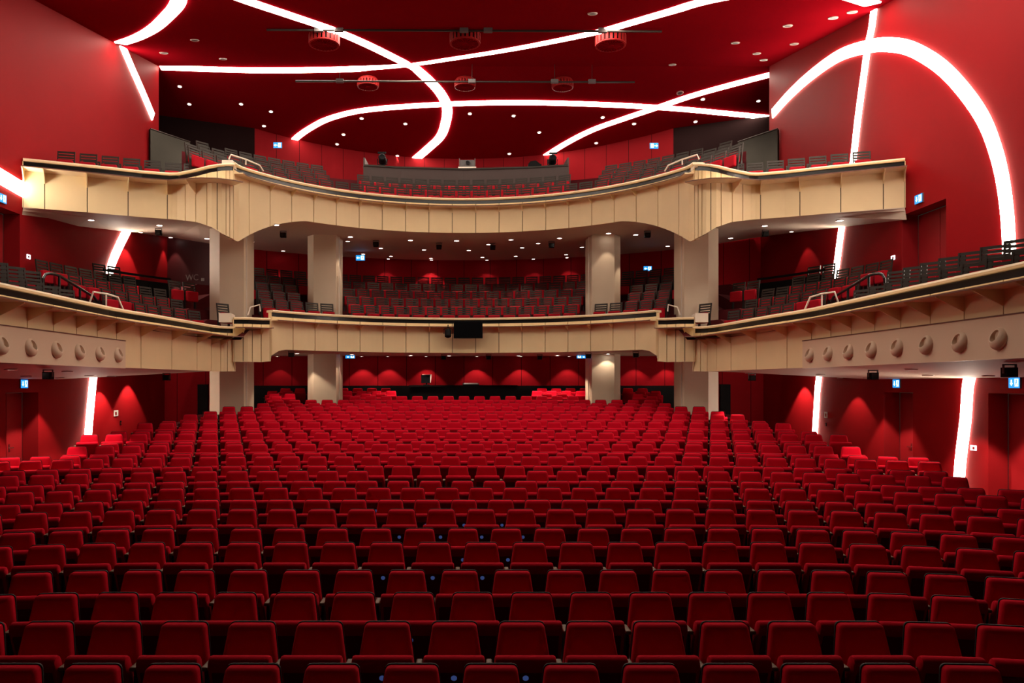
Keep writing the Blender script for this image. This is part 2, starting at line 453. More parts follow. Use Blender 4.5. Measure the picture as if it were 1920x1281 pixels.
for q in mirror(LS) + mirror(LM) + LC + LM + LS:
    x, d, tp, bt = q; sg = 1 if x > 0 else -1
    if d > 23.4 and abs(x) < 7.0:
        xx = x*1.35
        rows.append([Vector((x,d,E+bt)), Vector((x*1.08,d+.5,E+max(bt,1.02))), Vector((x*1.2,(d+31.05)/2,E+1.08)), Vector((xx,31.05,E+1.14))])
    else:
        e = (12.02, d) if d < 23 else (12.02, 23+(d-22.8)*11.0)
        e = (e[0], min(e[1], 31.05))
        hz = .15 if e[1] < 24 else .15+.10*(e[1]-24)
        a = Vector((x,d,E+bt)); b = Vector((sg*e[0], e[1], E+hz))
        rows.append([a, a.lerp(b,.12), a.lerp(b,.5), b])
sm.rings(rows, close=False, cap0=False, cap1=False)
soff_l = struct('ceiling_under_lower_balcony', sm, M['soffit'])
SOL = bvh(soff_l)

def arc_wall(name, R, tmax, z0, z1, m):
    mb = MB(); n = 48; r0 = []; r1 = []
    for i in range(n+1):
        th = math.radians(-tmax+2*tmax*i/n)
        r0.append((R*math.sin(th), RC+R*math.cos(th), z0)); r1.append((R*math.sin(th), RC+R*math.cos(th), z1))
    mb.rings([r0,r1], close=False, cap0=False, cap1=False); return struct(name, mb, m)
arc_wall('wall_rear_lower_balcony', 14.6, 40, E+1.2, E+5.6, M['rear'])
for side in (-1,1):
    struct('wall_lower_balcony_corner_left' if side<0 else 'wall_lower_balcony_corner_right',
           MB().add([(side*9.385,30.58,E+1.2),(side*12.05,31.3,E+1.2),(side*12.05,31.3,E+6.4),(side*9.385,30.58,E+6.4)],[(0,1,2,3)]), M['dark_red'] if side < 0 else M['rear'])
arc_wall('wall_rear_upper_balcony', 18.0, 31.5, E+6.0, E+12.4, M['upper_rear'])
for side, w in ((-1,'left'),(1,'right')):
    a = math.radians(31.5); x0, y0 = side*18*math.sin(a), RC+18*math.cos(a)
    struct('wall_rear_upper_'+w, MB().add([(x0,y0,E+6),(side*14.0,y0-1.2,E+6),(side*14.0,y0-1.2,E+12.6),(x0,y0,E+12.6)],[(0,1,2,3)]), M['dark_wall'])

def balcony_floor(name, radii, zs, tmax, drop=None, edge=9.0):
    mb = MB(); rs = []; n = 70
    for j, (R, z) in enumerate(zip(radii, zs)):
        for rr, zz in ((R[0], z), (R[1], z)):
            r = []
            for i in range(n+1):
                a = -tmax+2*tmax*i/n; th = math.radians(a)
                dz = drop(abs(a)) if drop else 0
                t = abs(th)
                while rr*math.sin(t) > min(11.97, edge*(RC+rr*math.cos(t))) and t > .05: t -= .004
                th = math.copysign(t, th); dz = drop(math.degrees(t)) if drop else 0
                r.append((rr*math.sin(th), RC+rr*math.cos(th), E+zz+dz))
            rs.append(r)
    mb.rings(rs, close=False, cap0=False, cap1=False); return struct(name, mb, M['carpet'])
MID_R = [9.1+.9*j for j in range(5)]; MID_H = [2.80+.40*j for j in range(5)]
def mid_drop(a): return 0 if a < 51 else (-.28 if a < 60 else -.60)
balcony_floor('floor_lower_balcony', [(7.7,9.5)]+[(r-.4,r+.5) for r in MID_R[1:-1]]+[(MID_R[-1]-.4,14.6)], [h-TOP for h in MID_H], 92, mid_drop)
for side in (-1,1):
    mb = MB(); a, b, c = side*8.05, side*8.98, side*11.97
    mb.add([(a,8,E+1.16),(b,8,E+1.16),(b,19.6,E+1.16),(a,19.6,E+1.16)],[(0,1,2,3)])
    mb.add([(b,8,E+1.16),(b,19.6,E+1.16),(b,19.6,E+1.54),(b,8,E+1.54)],[(0,1,2,3)])
    mb.add([(b,8,E+1.54),(c,8,E+1.54),(c,19.6,E+1.54),(b,19.6,E+1.54)],[(0,1,2,3)])
    struct('floor_side_balcony_left' if side<0 else 'floor_side_balcony_right', mb, M['carpet'])
UP_R = [9.1+.9*j for j in range(6)]; UP_H = [7.16+.42*j for j in range(6)]
balcony_floor('floor_upper_balcony', [(7.7,9.5)]+[(r-.4,r+.5) for r in UP_R[1:-1]]+[(UP_R[-1]-.4,18.0)], [h-TOP for h in UP_H], 66, None, .365)
for side in (-1,1):
    mb = MB()
    mb.add([(side*6.8,22.6,E+5.82),(side*12,21.1,E+5.82),(side*12,30.4,E+5.82),(side*8.0,24.0,E+5.82)],[(0,1,2,3)])
    struct('floor_upper_wing_left' if side<0 else 'floor_upper_wing_right', mb, M['carpet'])

# columns
COLS = [[(-7.09,24.9),(-7.87,24.9),(-8.39,25.5),(-8.2,26.1),(-7.09,26.1)], [(-4.55,27.5),(-5.35,27.5),(-5.64,27.9),(-5.64,28.6),(-4.49,28.6)]]
COLS += [[(-x,y) for x,y in reversed(c)] for c in COLS]
CLAB = ['cream column at the left end of the lower balcony curve','cream inner column left of the mixing desk',
        'cream column at the right end of the lower balcony curve','cream inner column right of the mixing desk']
for c, lab in zip(COLS, CLAB):
    o = struct('column', MB().prism([(x,y,0.0) for x,y in c], (0,0,E+5.5)), M['column'], lab, normals=True)
    sg = 1 if c[0][0] > 0 else -1
    ix = min(abs(x) for x,_ in c)*sg; fy = min(y for _,y in c)
    MB().box((ix-.03 if sg>0 else ix-.0, fy+.22, 0.1),(ix+.0 if sg>0 else ix+.03, fy+.28, E+5.3)).build('edge_trim', M['white'], o)
def in_column(x, y, pad=.42):
    for c in COLS:
        xs = [p[0] for p in c]; ys = [p[1] for p in c]
        if min(xs)-pad < x < max(xs)+pad and min(ys)-pad < y < max(ys)+pad: return True
    return False

# ------------------------------------------------------------------ light strips
def ceil_pt(px, py, plan=None):
    if plan:
        return Vector((px, py, E+ceil_h(py))), Vector((0, .2 if py < 30.4 else -.2287, -1)).normalized()
    w = (CY-py)/F
    d = 6.42/(w-.2) if w > .4111 else 19.46/(w+.2287)
    nd = Vector((0, .2, -1)) if w > .4111 else Vector((0, -.2287, -1))
    return EYE + ray(px,py)*d, nd.normalized()
def wall_pt(px, py):
    d = WX*F/abs(px-CX); sg = 1 if px > CX else -1
    return EYE + ray(px,py)*d, Vector((-sg,0,0))
def strip(label, pts, fn, width, n=7):
    pp = [fn(*p) for p in pts]
    pos = catmull([p[0] for p in pp], n)
    nr = []
    for i in range(len(pos)):
        f = i/n; k = min(int(f), len(pp)-1); u = f-k; k2 = min(k+1, len(pp)-1)
        nr.append((pp[k][1]*(1-u)+pp[k2][1]*u).normalized())
    if fn is ceil_pt:
        pos = [Vector((p.x,p.y,E+ceil_h(p.y))) for p in pos]
    else:
        pos = [Vector((math.copysign(WX,p.x),p.y,p.z)) for p in pos]
    rs = []
    W = width if isinstance(width, tuple) else (width, width)
    for i, p in enumerate(pos):
        u = i/(len(pos)-1)*(len(W)-1); j = min(int(u), len(W)-2); wd = W[j]+(W[j+1]-W[j])*(u-j)
        t = (pos[min(i+1,len(pos)-1)]-pos[max(i-1,0)]).normalized(); b = nr[i].cross(t).normalized()*wd/2
        rs.append([p+b+nr[i]*.005, p-b+nr[i]*.005, p-b*.94+nr[i]*.045, p+b*.94+nr[i]*.045])
    o = MB().rings(rs).build('light_strip', M['strip'], None, True)
    c = sum((p for p in pos), Vector())/len(pos)
    for v in o.data.vertices: v.co -= c
    o.location = c
    return tag(o, label, 'light strip', 'white light strips')
strip('S-shaped white light strip curling down the ceiling to the back wall', [(-4.2,14.4,1),(-6.2,15.8,1),(-7.15,17.8,1),(-7.0,19.7,1),(-6.45,20.85,1),(480,6),(547,28.5),(621,54),(681,79),(748.5,112),(765,121),(802,148),(826,174.5),(838,201),(836,228),(826,255),(802,278.5),(778,299)], ceil_pt, .43)  # forward loop is unseen, drawn out to light the balcony fronts
strip('long white ceiling strip sweeping from the left wall edge up to the right', [(301,126),(369,128),(470,131),(581,130.5),(681,127),(765,121),(849,109),(950,93),(1050,74),(1128,57),(1195,38),(1262,18.5),(1326,0),(8.6,20.0,1),(10.0,17.8,1),(10.0,15.6,1),(8.4,14.2,1),(5.0,13.8,1),(0,14.4,1),(-4,15.4,1)], ceil_pt, (.27,.34,.50,.55))  # unseen loop over the stalls, extended as fill for the balcony fronts
strip('arched white light strip low across the rear ceiling', [(540,274),(557,257),(581,240),(614,223),(664.6,209),(731.7,201),(829,195),(916,192),(1017,192),(1120,195),(1195,198.5),(1279,204),(1363,212),(1445,220)], ceil_pt, .30)
strip('straight white strip rising from behind the booth to the right wall', [(1012,299),(1060.7,268.5),(1111,243),(1171,221.5),(1235,200),(1295.6,179.5),(1363,160.4),(1445,139)], ceil_pt, .31)
strip('short curved white strip in the top left ceiling corner', [(-6.4,17.0,1),(-7.4,19.6,1),(335,0),(309,33.5),(285,54),(257,69),(226,80)], ceil_pt, .44)
strip('white strip stub at the top right ceiling edge', [(1636,6),(1600,-6),(1540,-24),(1470,-48)], ceil_pt, .5)
strip('near straight white strip crossing the right wall top to bottom', [(1642.5,-4),(1636,50),(1629,84),(1622,134),(1610.5,218),(1600.5,305),(1590,370),(1578.7,432),(1568.6,507),(1552,610),(1536,713),(1532,765),(1529,815),(1527,850)], wall_pt, .33)
strip('tall white arch of light on the right wall', [(1449.5,213),(1481,178),(1521.6,141),(1575,104),(1629,87),(1669,84),(1709.6,92),(1760,121),(1803.5,164),(1844,221.5),(1869,285),(1884,352),(1892,430),(1892,500),(1875,580),(1845,650),(1819,710),(1812,786),(1803,860),(1798,925)], wall_pt, .38)
strip('white strip slanting down the upper left wall', [(226,80),(246,127),(266,172),(286,219)], wall_pt, .40)
strip('white strip at the left edge behind the balcony wing end', [(-190,160),(-110,250),(-50,303),(0,331),(34,351),(75,374)], wall_pt, .42)
strip('white strip on the left wall below the upper balcony', [(246,415),(236.6,433.6),(220,467),(206,503),(194,560),(182,640),(173.5,712),(168,769),(163,829),(160,868)], wall_pt, .42)

# ------------------------------------------------------------------ downlights
def spot_lamp(parent, loc, energy, size, blend=.25, color=(1,.80,.62), aim=None):
    l = bpy.data.lights.new('downlight_beam', 'SPOT'); l.energy = energy; l.spot_size = math.radians(size); l.spot_blend = blend
    l.color = color; l.shadow_soft_size = .04
    o = bpy.data.objects.new('beam', l); col.objects.link(o); o.parent = parent; o.location = loc
    if aim is not None: o.rotation_euler = Vector(aim).to_track_quat('-Z', 'Y').to_euler()
    return o
dl_ring = dl_lens = None
def downlight(pos, nrm, label, group, r=.085, energy=0, size=60, lit=True):
    global dl_ring, dl_lens
    t = thing('downlight', label, 'ceiling light', pos + nrm*.012, group=group)
    t.rotation_euler = (-nrm).to_track_quat('Z', 'Y').to_euler()
    if dl_ring is None:
        dl_ring = MB().lathe([(.07,.006),(.07,-.008),(.10,-.010),(.105,0),(.105,.008)], (0,0,0), n=18).build('ring', M['rim'], None, True)
        dl_lens = MB().lathe([(.072,.004),(.072,-.004),(.04,-.007)], (0,0,0), n=16).build('lens', M['lamp'], None, True)
        a, b = dl_ring, dl_lens
    else:
        a, b = dl_ring.copy(), dl_lens.copy(); col.objects.link(a); col.objects.link(b)
    a.parent = t; b.parent = t
    s = r/.085; a.scale = b.scale = (s,s,s)
    if not lit:
        b.data = unlit_lens()
    if energy:
        l = spot_lamp(t, (0,0,-.03), energy, size)
        l.rotation_euler = (t.rotation_euler.to_matrix().inverted()).to_euler()
    return t
_ul = []
def unlit_lens():
    if not _ul:
        me = dl_lens.data.copy(); me.materials.clear(); me.materials.append(M['grey']); _ul.append(me)
    return _ul[0]
for px, py in [(337,162),(355,195),(452,195),(508,209),(394,232),(495,236),(401,261),(527,262),(678,222),(760,232),(644,252),(632,270),(745,292),(881,213),(963,217),(1011,248),(955,288),(1130,220),(1189,232),(1118,268),(1194,268),(1304,228),(1286,258),(1333,264),(1318,186),(1422,189)]:
    p, n = ceil_pt(px, py)
    downlight(p, n, 'small lit round downlight in the dark red ceiling above the upper balcony', 'upper ceiling downlights', .085, 30, 50)
for px, py in [(1477,48),(1562,33),(1598,22),(1379,80),(1489,82),(1419,100),(365,75),(307,99),(418,110),(1432,112),(1261,121),(1111,25),(1275,174)]:
    p, n = ceil_pt(px, py)
    downlight(p, n, 'small unlit round fixture in the bright red front ceiling', 'unlit ceiling fixtures', .12, lit=False)
for px, py in [(171,412),(299,422),(518,421),(657,443.6),(769.6,450),(856,451),(958,449),(1049,446),(1141,437),(1192,439.6),(1434,423),(1370,446),(1575,413),(388,447)]:
    p, n = hit(SOU, px, py)
    if p: downlight(p, Vector((0,0,-1)), 'lit round downlight near the front edge of the upper balcony soffit', 'soffit edge downlights', .10, 30 if px == 1141 else 90, 60)
for px, py in [(473,453),(531,470),(652,452),(916,458),(1009,456),(979,464),(879,469),(795,468),(714,465),(733,480),(808,484),(904.5,482),(967,480),(1061.6,477),(1091,463),(681,476),(1252,461),(1226,472.5),(1354,459),(320,445)]:
    p, n = hit(SOU, px, py)
    if p: downlight(p, Vector((0,0,-1)), 'lit round downlight deep under the upper balcony', 'deep soffit downlights', .085, 70, 60)
for px, py in [(557,662.3),(659.5,664),(769.6,666),(842,666.5),(972.6,666.5),(1045,666),(1140,663)]:
    p, n = hit(SOL, px, py)
    if p: downlight(p, Vector((0,0,-1)), 'lit round downlight under the curved middle of the lower balcony', 'stalls rear downlights', .10, 22 if px in (659.5,1140) else (70 if px == 557 else 175), 105)
for px, py in [(20,692),(49,705),(126,696),(112,708),(167,704),(209,705),(1708.6,692),(1538,702),(1626.7,708),(1740,703),(1853,704),(1405,699)]:
    p, n = hit(SOL, px, py)
    if p: downlight(p, Vector((0,0,-1)), 'lit round downlight in the soffit under a side balcony', 'side soffit downlights', .10, 260, 85)

# wall washers: lamps close to the walls that draw the scallops of light
def washer(p, label, group, energy, size=88):
    downlight(p, Vector((0,0,-1)), label, group, .07, energy, size)
for px, e in ((678,60),(727,60),(799,45),(894,60),(977,60),(1067,50),(1195,40),(1255,50),(520,20)):
    d = 30.55; washer(Vector(((px-CX)*d/F, d, E+1.115)), 'small wall washing downlight before the stalls rear wall', 'stalls wall washers', e)
for px, e in ((728,25),(809,70),(913,18),(1063,22),(1000,14)):
    u = (px-CX)/F; d = (RC+math.sqrt(RC*RC-(1+u*u)*(RC*RC-14.15**2)))/(1+u*u)
    washer(Vector((u*d,d,E+5.40)), 'small wall washing downlight before the lower balcony rear wall', 'balcony wall washers', e)
for tree, px, py, e, g in ((SOU,264,441,160,1),(SOU,1484,437,40,1),(SOL,217,704,300,0),(SOL,268,704,260,0),(SOL,1480,702,260,0),(SOL,1575,704,90,0),(SOL,1885,703,110,0)):
    X = math.copysign(11.45, px-CX); d = X*F/(px-CX)
    p = tree.ray_cast(Vector((X, d, E-.6 if tree is SOL else E+3.4)), Vector((0,0,1)), 6)[0]
    if p:
        washer(p-Vector((0,0,.03)), 'small wall washing downlight at the side wall under a balcony', 'side wall washers', e, 92)

# ------------------------------------------------------------------ stalls seats
def outline(wb, wt, z0, z1, r, ins=0.0, n=4):
    wb, wt, z0, z1 = wb/2-ins, wt/2-ins, z0+ins, z1-ins; rr = max(.004, r-ins*.5)
    c = [(-wb+rr, z0+rr, 180), (wb-rr, z0+rr, 270), (wt-rr, z1-rr, 0), (-wt+rr, z1-rr, 90)]; out = []
    for cx, cz, a in c:
        for k in range(n+1):
            t = math.radians(a+90*k/n); out.append((cx+rr*math.cos(t), cz+rr*math.sin(t)))
    return out
def backrest_bm(n=4, lean=.20):
    def ring(ins, y): return [(x, y+(z-.86)*lean+.035, z) for x, z in outline(.480, .368, .42, .855, .040, ins, n)]
    return MB().rings([ring(.0,.045), ring(.0,.0), ring(.006,-.018), ring(.022,-.032), ring(.05,-.038)])
def shell_bm(n=4, lean=.20):
    def ring(ins, y): return [(x, y+(z-.86)*lean+.035, z) for x, z in outline(.494, .380, .38, .863, .045, ins, n)]
    return MB().rings([ring(.03,.075), ring(0,.060), ring(0,.046), ring(.004,.044)])
CU = Vector((-.13,.305)).normalized(); CN = Vector((.305,.13)).normalized(); CB = Vector((-.155,.34)); CT = Vector((-.285,.655))
def seatpad_bm(n=3):
    # tipped up, leaning forward: its front edge is the padded roll on top
    sec = []
    for k in range(9):
        a = math.radians(180*k/8); sec.append(CT + CN*.055*math.cos(a) + CU*.055*math.sin(a))
    sec += [CB - CN*.055, CB - CN*.035 - CU*.03, CB + CN*.035 - CU*.03, CB + CN*.055]
    c = (CT+CB)/2
    def sc_(x, f): return [(x, c.x+(p.x-c.x)*f, c.y+(p.y-c.y)*f) for p in sec]
    return MB().rings([sc_(-.236,.90), sc_(-.231,.965), sc_(-.216,1.0), sc_(.216,1.0), sc_(.231,.965), sc_(.236,.90)])
def under_bm():
    a, b = CB-CN*.057-CU*.01, CT-CN*.057-CU*.05; o = -CN*.012
    return MB().prism([(-.205,a.x,a.y),(-.205,b.x,b.y),(-.205,b.x+o.x,b.y+o.y),(-.205,a.x+o.x,a.y+o.y)], (.41,0,0))
def arm_bm():
    return MB().rbox((-.300,-.30,.590),(-.250,-.10,.622), .010, 2)
def standard_bm():
    mb = MB().box((-.288,-.24,.0),(-.262,-.02,.59)); mb.box((-.292,-.32,.0),(-.258,.06,.035)); return mb
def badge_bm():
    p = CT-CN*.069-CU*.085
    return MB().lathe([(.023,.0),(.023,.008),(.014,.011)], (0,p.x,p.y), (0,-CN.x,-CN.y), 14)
GSEAT = 'red stalls seats'
protos = {}
def seat_meshes():
    p = {}
    for nm, mb, m, sm_ in (('backrest', backrest_bm(), M['fabric'], True), ('back_shell', shell_bm(), M['shell'], True), ('seat_cushion', seatpad_bm(), M['fabric'], True),
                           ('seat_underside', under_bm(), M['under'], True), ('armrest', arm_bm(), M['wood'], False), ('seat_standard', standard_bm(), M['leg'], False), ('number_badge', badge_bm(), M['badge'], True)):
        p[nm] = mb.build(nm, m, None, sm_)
    return p
protos = seat_meshes(); first = {k: True for k in protos}
def put_parts(t, names, pr, first):
    for nm in names:
        if first[nm]: o = pr[nm]; first[nm] = False
        else: o = pr[nm].copy(); col.objects.link(o)
        o.parent = t
PHASE = [.343,-.14,.145,-.08,.37,-.025,.43,0,.5,-.05,.45,-.2]
XEND = [10]*9 + [10.0,8.55,8.95,8.95,9.5,8.8,8.4,9.05,8.8,8.6,8.4,8.4,8.1,7.7,7.3,7.1,7.1,7.4,7.4,7.4]
def proj(p): return CX+F*p.x/p.y, CY-F*(p.z-E)/p.y
seats = []
for k in range(NR):
    ph = PHASE[k] if k < len(PHASE) else (.5 if k % 2 == 0 else 0.0)
    rowl = []
    for i in range(-22, 23):
        s = (i+ph)*SP
        p, a = row_pt(k, s)
        if abs(p.x) > XEND[k] or in_column(p.x, p.y): continue
        z = row_z(k)
        px, py = proj(Vector((p.x,p.y,z+TOP)))
        half = .24*F/p.y
        if px+half < 0 or px-half > 1920: continue
        if k == 10 and -1.62 < p.x < 1.2: continue
        if k >= 26 and -2.6 < p.x < 2.5: continue
        rowl.append((k, p, a, z, px, py))
    rowl.sort(key=lambda r: r[4])
    n = len(rowl)
    for i, r in enumerate(rowl):
        inner = 0 <= i and True
        cut_l = rowl[0][4] < 60 ; cut_r = rowl[-1][4] > 1860
        if i < n/2:
            e = 'the left edge of the photo' if cut_l else 'its left end'; q = i+1
        else:
            e = 'the right edge of the photo' if cut_r else 'its right end'; q = n-i
        seats.append(r + ('red tip-up seat, %s row from the stage, %s from %s' % (ordw(k+1), ordw(q), e),))
seats.sort(key=lambda r: r[1].y)
near, far = seats[:300], seats[300:]
for k, p, a, z, px, py, lab in near:
    t = thing('theatre_seat', lab, 'theatre seat', (p.x, p.y, z), a, GSEAT)
    names = ['backrest','back_shell','seat_cushion','seat_underside','armrest','seat_standard']
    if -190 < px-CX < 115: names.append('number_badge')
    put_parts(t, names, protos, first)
# the smaller rear seats as one mass
def mass(name, items, parts, label, m_of):
    vs, fs, mi, mats = [], [], [], []
    for mb, m in parts:
        if m not in mats: mats.append(m)
    for x, y, z, a in items:
        ca, sa = math.cos(a), math.sin(a)
        for mb, m in parts:
            b = len(vs); vs += [(x+ca*v.x-sa*v.y, y+sa*v.x+ca*v.y, z+v.z) for v in mb.v]
            fs += [tuple(i+b for i in f) for f in mb.f]; mi += [mats.index(m)]*len(mb.f)
    me = bpy.data.meshes.new(name); me.from_pydata(vs, [], fs)
    for m in mats: me.materials.append(m)
    me.polygons.foreach_set('material_index', mi)
    bm = bmesh.new(); bm.from_mesh(me); bmesh.ops.recalc_face_normals(bm, faces=bm.faces); bm.to_mesh(me); bm.free()
    me.shade_smooth(); me.set_sharp_from_angle(angle=math.radians(40))
    o = bpy.data.objects.new(name, me); col.objects.link(o)
    return tag(o, label, 'seats', None, 'stuff')
mass('rear_theatre_seats', [(p.x,p.y,z,a) for k,p,a,z,px,py,lab in far],
     [(backrest_bm(2), M['fabric']), (shell_bm(2), M['shell']), (seatpad_bm(), M['fabric']), (arm_bm(), M['wood']), (standard_bm(), M['leg'])],
     'rear half of the red stalls seating, rows running back under the lower balcony', None)

# ------------------------------------------------------------------ slatted balcony seats
def slat_bm():
    mb = MB(); lean = .14
    def Y(z): return .02+(z-.45)*lean
    for sx in (-.235, .205):
        mb.prism([(sx,Y(.30)-.02,.30),(sx,Y(.30)+.02,.30),(sx,Y(.90)+.02,.90),(sx,Y(.90)-.02,.90)], (.03,0,0))
    for z0, z1 in ((.845,.90),(.765,.815),(.685,.735),(.605,.655),(.33,.58)):
        mb.prism([(-.205,Y(z0)-.013,z0),(-.205,Y(z0)+.013,z0),(-.205,Y(z1)+.013,z1),(-.205,Y(z1)-.013,z1)], (.41,0,0))
    return mb
def pad_bm(): return MB().rbox((-.215,-.15,.26),(.215,-.035,.60), .035, 3)
def bleg_bm(x): return MB().box((x-.018,-.02,0),(x+.018,.06,.32))
bprot = {'slatted_back': slat_bm().build('slatted_back', M['slat']), 'seat_pad': pad_bm().build('seat_pad', M['pad'], None, True),
         'leg': bleg_bm(-.2).build('leg', M['leg']), 'leg.001': bleg_bm(.2).build('leg', M['leg'])}
bfirst = {k: True for k in bprot}
bal = []    # (x,y,z,rot,where,row,order key)
for j, (R, h) in enumerate(zip(MID_R, MID_H)):
    n = int(math.radians(92)/(.56/R))
    for i in range(-n, n+1):
        th = (i+(.5 if j % 2 else 0))*.56/R; a = abs(math.degrees(th))
        x, y = R*math.sin(th), RC+R*math.cos(th)
        if abs(x) > 11.65 or y < 21.0 or in_column(x, y, .34): continue
        if 50.0 < a < 52.5 or 59 < a < 61.5: continue
        if j >= 3 and a > 46 and a < 61: continue
        dz = mid_drop(a)
        where = 'lower balcony centre' if a < 51 else (('left' if x < 0 else 'right') + (' link' if a < 60 else ' arm') + ' of the lower balcony')
        bal.append((x, y, E+h+dz-TOP-.0, -th, where, j))
for side in (-1, 1):
    for row, (X, h) in enumerate(((8.62, 2.02), (9.35, 2.42))):
        d = 16.7
        while d > 10:
            bal.append((side*X, d, E+h-TOP, -side*math.radians(52), ('left' if side < 0 else 'right')+' side rows of the lower balcony', row)); d -= .61
for j, (R, h) in enumerate(zip(UP_R, UP_H)):
    n = int(math.radians(64)/(.56/R))
    for i in range(-n, n+1):
        th = (i+(.5 if j % 2 else 0))*.56/R; a = abs(math.degrees(th))
        x, y = R*math.sin(th), RC+R*math.cos(th)
        if a < 30 and abs(x) < 4.0:
            if j > 2: continue
            where = 'upper balcony centre'
        elif a < 27.5: continue
        elif a < 47:
            if j > 3: continue
            where = 'upper balcony ' + ('left' if x < 0 else 'right') + ' block'
        else:
            if a < 49.5 or abs(x) > .352*y or (j > 3 and y > 29.5): continue
            where = 'upper balcony ' + ('left' if x < 0 else 'right') + ' corner'
        bal.append((x, y, E+h-TOP, -th, where, j))
for side in (-1, 1):
    for row, (off, h) in enumerate(((1.0, 6.68), (1.85, 6.68))):
        for i in range(7 if row == 0 else 5):
            x = 11.45-.53*i-row*.27
            yb = 21.0+(12-x)*.43 if x > 8.4 else 22.5
            bal.append((side*x, yb+off, E+h-TOP, -side*math.radians(14), 'upper '+('left' if side < 0 else 'right')+' wing', row))
BLAB = {}
items = []
for b in bal:
    px, py = proj(Vector((b[0],b[1],b[2]+TOP)))
    if -25 < px < 1945: items.append(b+(px,py))
rowsets = {}
for b in items: rowsets.setdefault((b[4], b[5]), []).append(b)
labelled = []
for (where, j), lst in rowsets.items():
    lst.sort(key=lambda q: q[6])
    n = len(lst)
    for i, q in enumerate(lst):
        if i < n/2: e = '%s from its left' % ordw(i+1)
        else: e = '%s from its right' % ordw(n-i)
        labelled.append(q + ('slatted seat, %s, %s row from rail, %s' % (where.replace(' of the', ','), ordw(j+1), e),))
labelled.sort(key=lambda q: q[1])
bnear, bfar = labelled[:300], labelled[300:]
for x, y, z, a, where, j, px, py, lab in bnear:
    t = thing('slatted_seat', lab, 'balcony seat', (x,y,z), a, 'dark slatted balcony seats')
    put_parts(t, list(bprot), bprot, bfirst)
if bfar:
    mass('rear_slatted_seats', [(q[0],q[1],q[2],q[3]) for q in bfar], [(slat_bm(), M['slat']), (pad_bm(), M['pad']), (bleg_bm(-.2), M['leg']), (bleg_bm(.2), M['leg'])],
         'farthest dark slatted seats in the middle of both balconies', None)

# ------------------------------------------------------------------ ceiling drums, pipes
def drum(px, py, r, label, H=.27):
    p, n = ceil_pt(px, py); c = Vector((p.x, p.y, E+ceil_h(p.y)-.05))
    t = thing('vent_drum', label, 'ceiling vent', c, group='red ceiling vent drums')
    part('housing', MB().lathe([(r*.80,.12),(r*.80,-H+.02),(r*.4,-H+.01)], c, n=32), M['black'], t, True)
    part('slotted_ring', MB().lathe([(r*.86,.10),(r,.0),(r,-.02),(r*.88,-.02)], c, n=32).lathe([(r*.86,-H),(r*1.0,-H),(r*1.0,-H-.035),(r*.86,-H-.04),(r*.86,-H)], c, n=32, caps=False), M['drum'], t, True)
    f = MB()
    for k in range(22):
        a = 2*PI*k/22; q = Vector((math.cos(a), math.sin(a), 0)); s = Vector((-q.y, q.x, 0)); o = c+q*r*.95
        f.prism([o+s*.042+Vector((0,0,-H)), o-s*.042+Vector((0,0,-H)), o-s*.042, o+s*.042], q*.03)
    part('slot_frame', f, M['drum'], t)
    g = MB().lathe([(r*.9,-H-.01),(r*.9,-H-.02)], c, n=32)
    for k in range(24):
        a = 2*PI*k/24; q = Vector((math.cos(a), math.sin(a), 0)); s = Vector((-q.y,q.x,0))*.012
        b0, b1 = c+q*.08+Vector((0,0,-H-.045)), c+q*r*.9+Vector((0,0,-H-.045))
        g.prism([b0+s,b0-s,b1-s*1.8,b1+s*1.8], (0,0,.03))
    g.lathe([(.10,-H-.02),(.10,-H-.06)], c, n=12)
    part('fan_grille', g, M['ceil'], t)
drum(608, 64, .50, 'red slotted vent drum left in the front row on the ceiling')
drum(872, 62, .50, 'red slotted vent drum in the middle of the front row on the ceiling')
drum(1145, 66, .50, 'red slotted vent drum right in the front row on the ceiling')
drum(690, 150, .43, 'red vent drum left in the rear row, behind the second pipe', .20)
drum(872, 151, .43, 'red vent drum in the middle of the rear row, behind the second pipe', .20)
drum(1055, 152, .43, 'red vent drum right in the rear row, behind the second pipe', .20)
def pipe(x0, y0, x1, y1, d, clamps, label):
    a, b = P(x0,y0,d), P(x1,y1,d); c = (a+b)/2
    t = thing('hanging_pipe', label, 'lighting bar', c)
    part('bar', MB().tube([a,b], .035, 10), M['pipe'], t, True)
    for px in clamps:
        q = a.lerp(b, (px-x0)/(x1-x0))
        part('suspension_wire', MB().tube([q, (q.x,q.y,E+ceil_h(q.y))], .010, 6), M['pipe'], t)
        part('clamp', MB().box(q-Vector((.14,.06,.05)), q+Vector((.14,.06,.09))), M['grey'], t)
pipe(500,56,1241,59,24.6,[598,635,870,915,1130],'long thin pipe hanging under the front ceiling drums')
pipe(554,152.5,1190,154,30.0,[637,885,1040,1110],'thinner rear pipe hanging before the second row of drums')

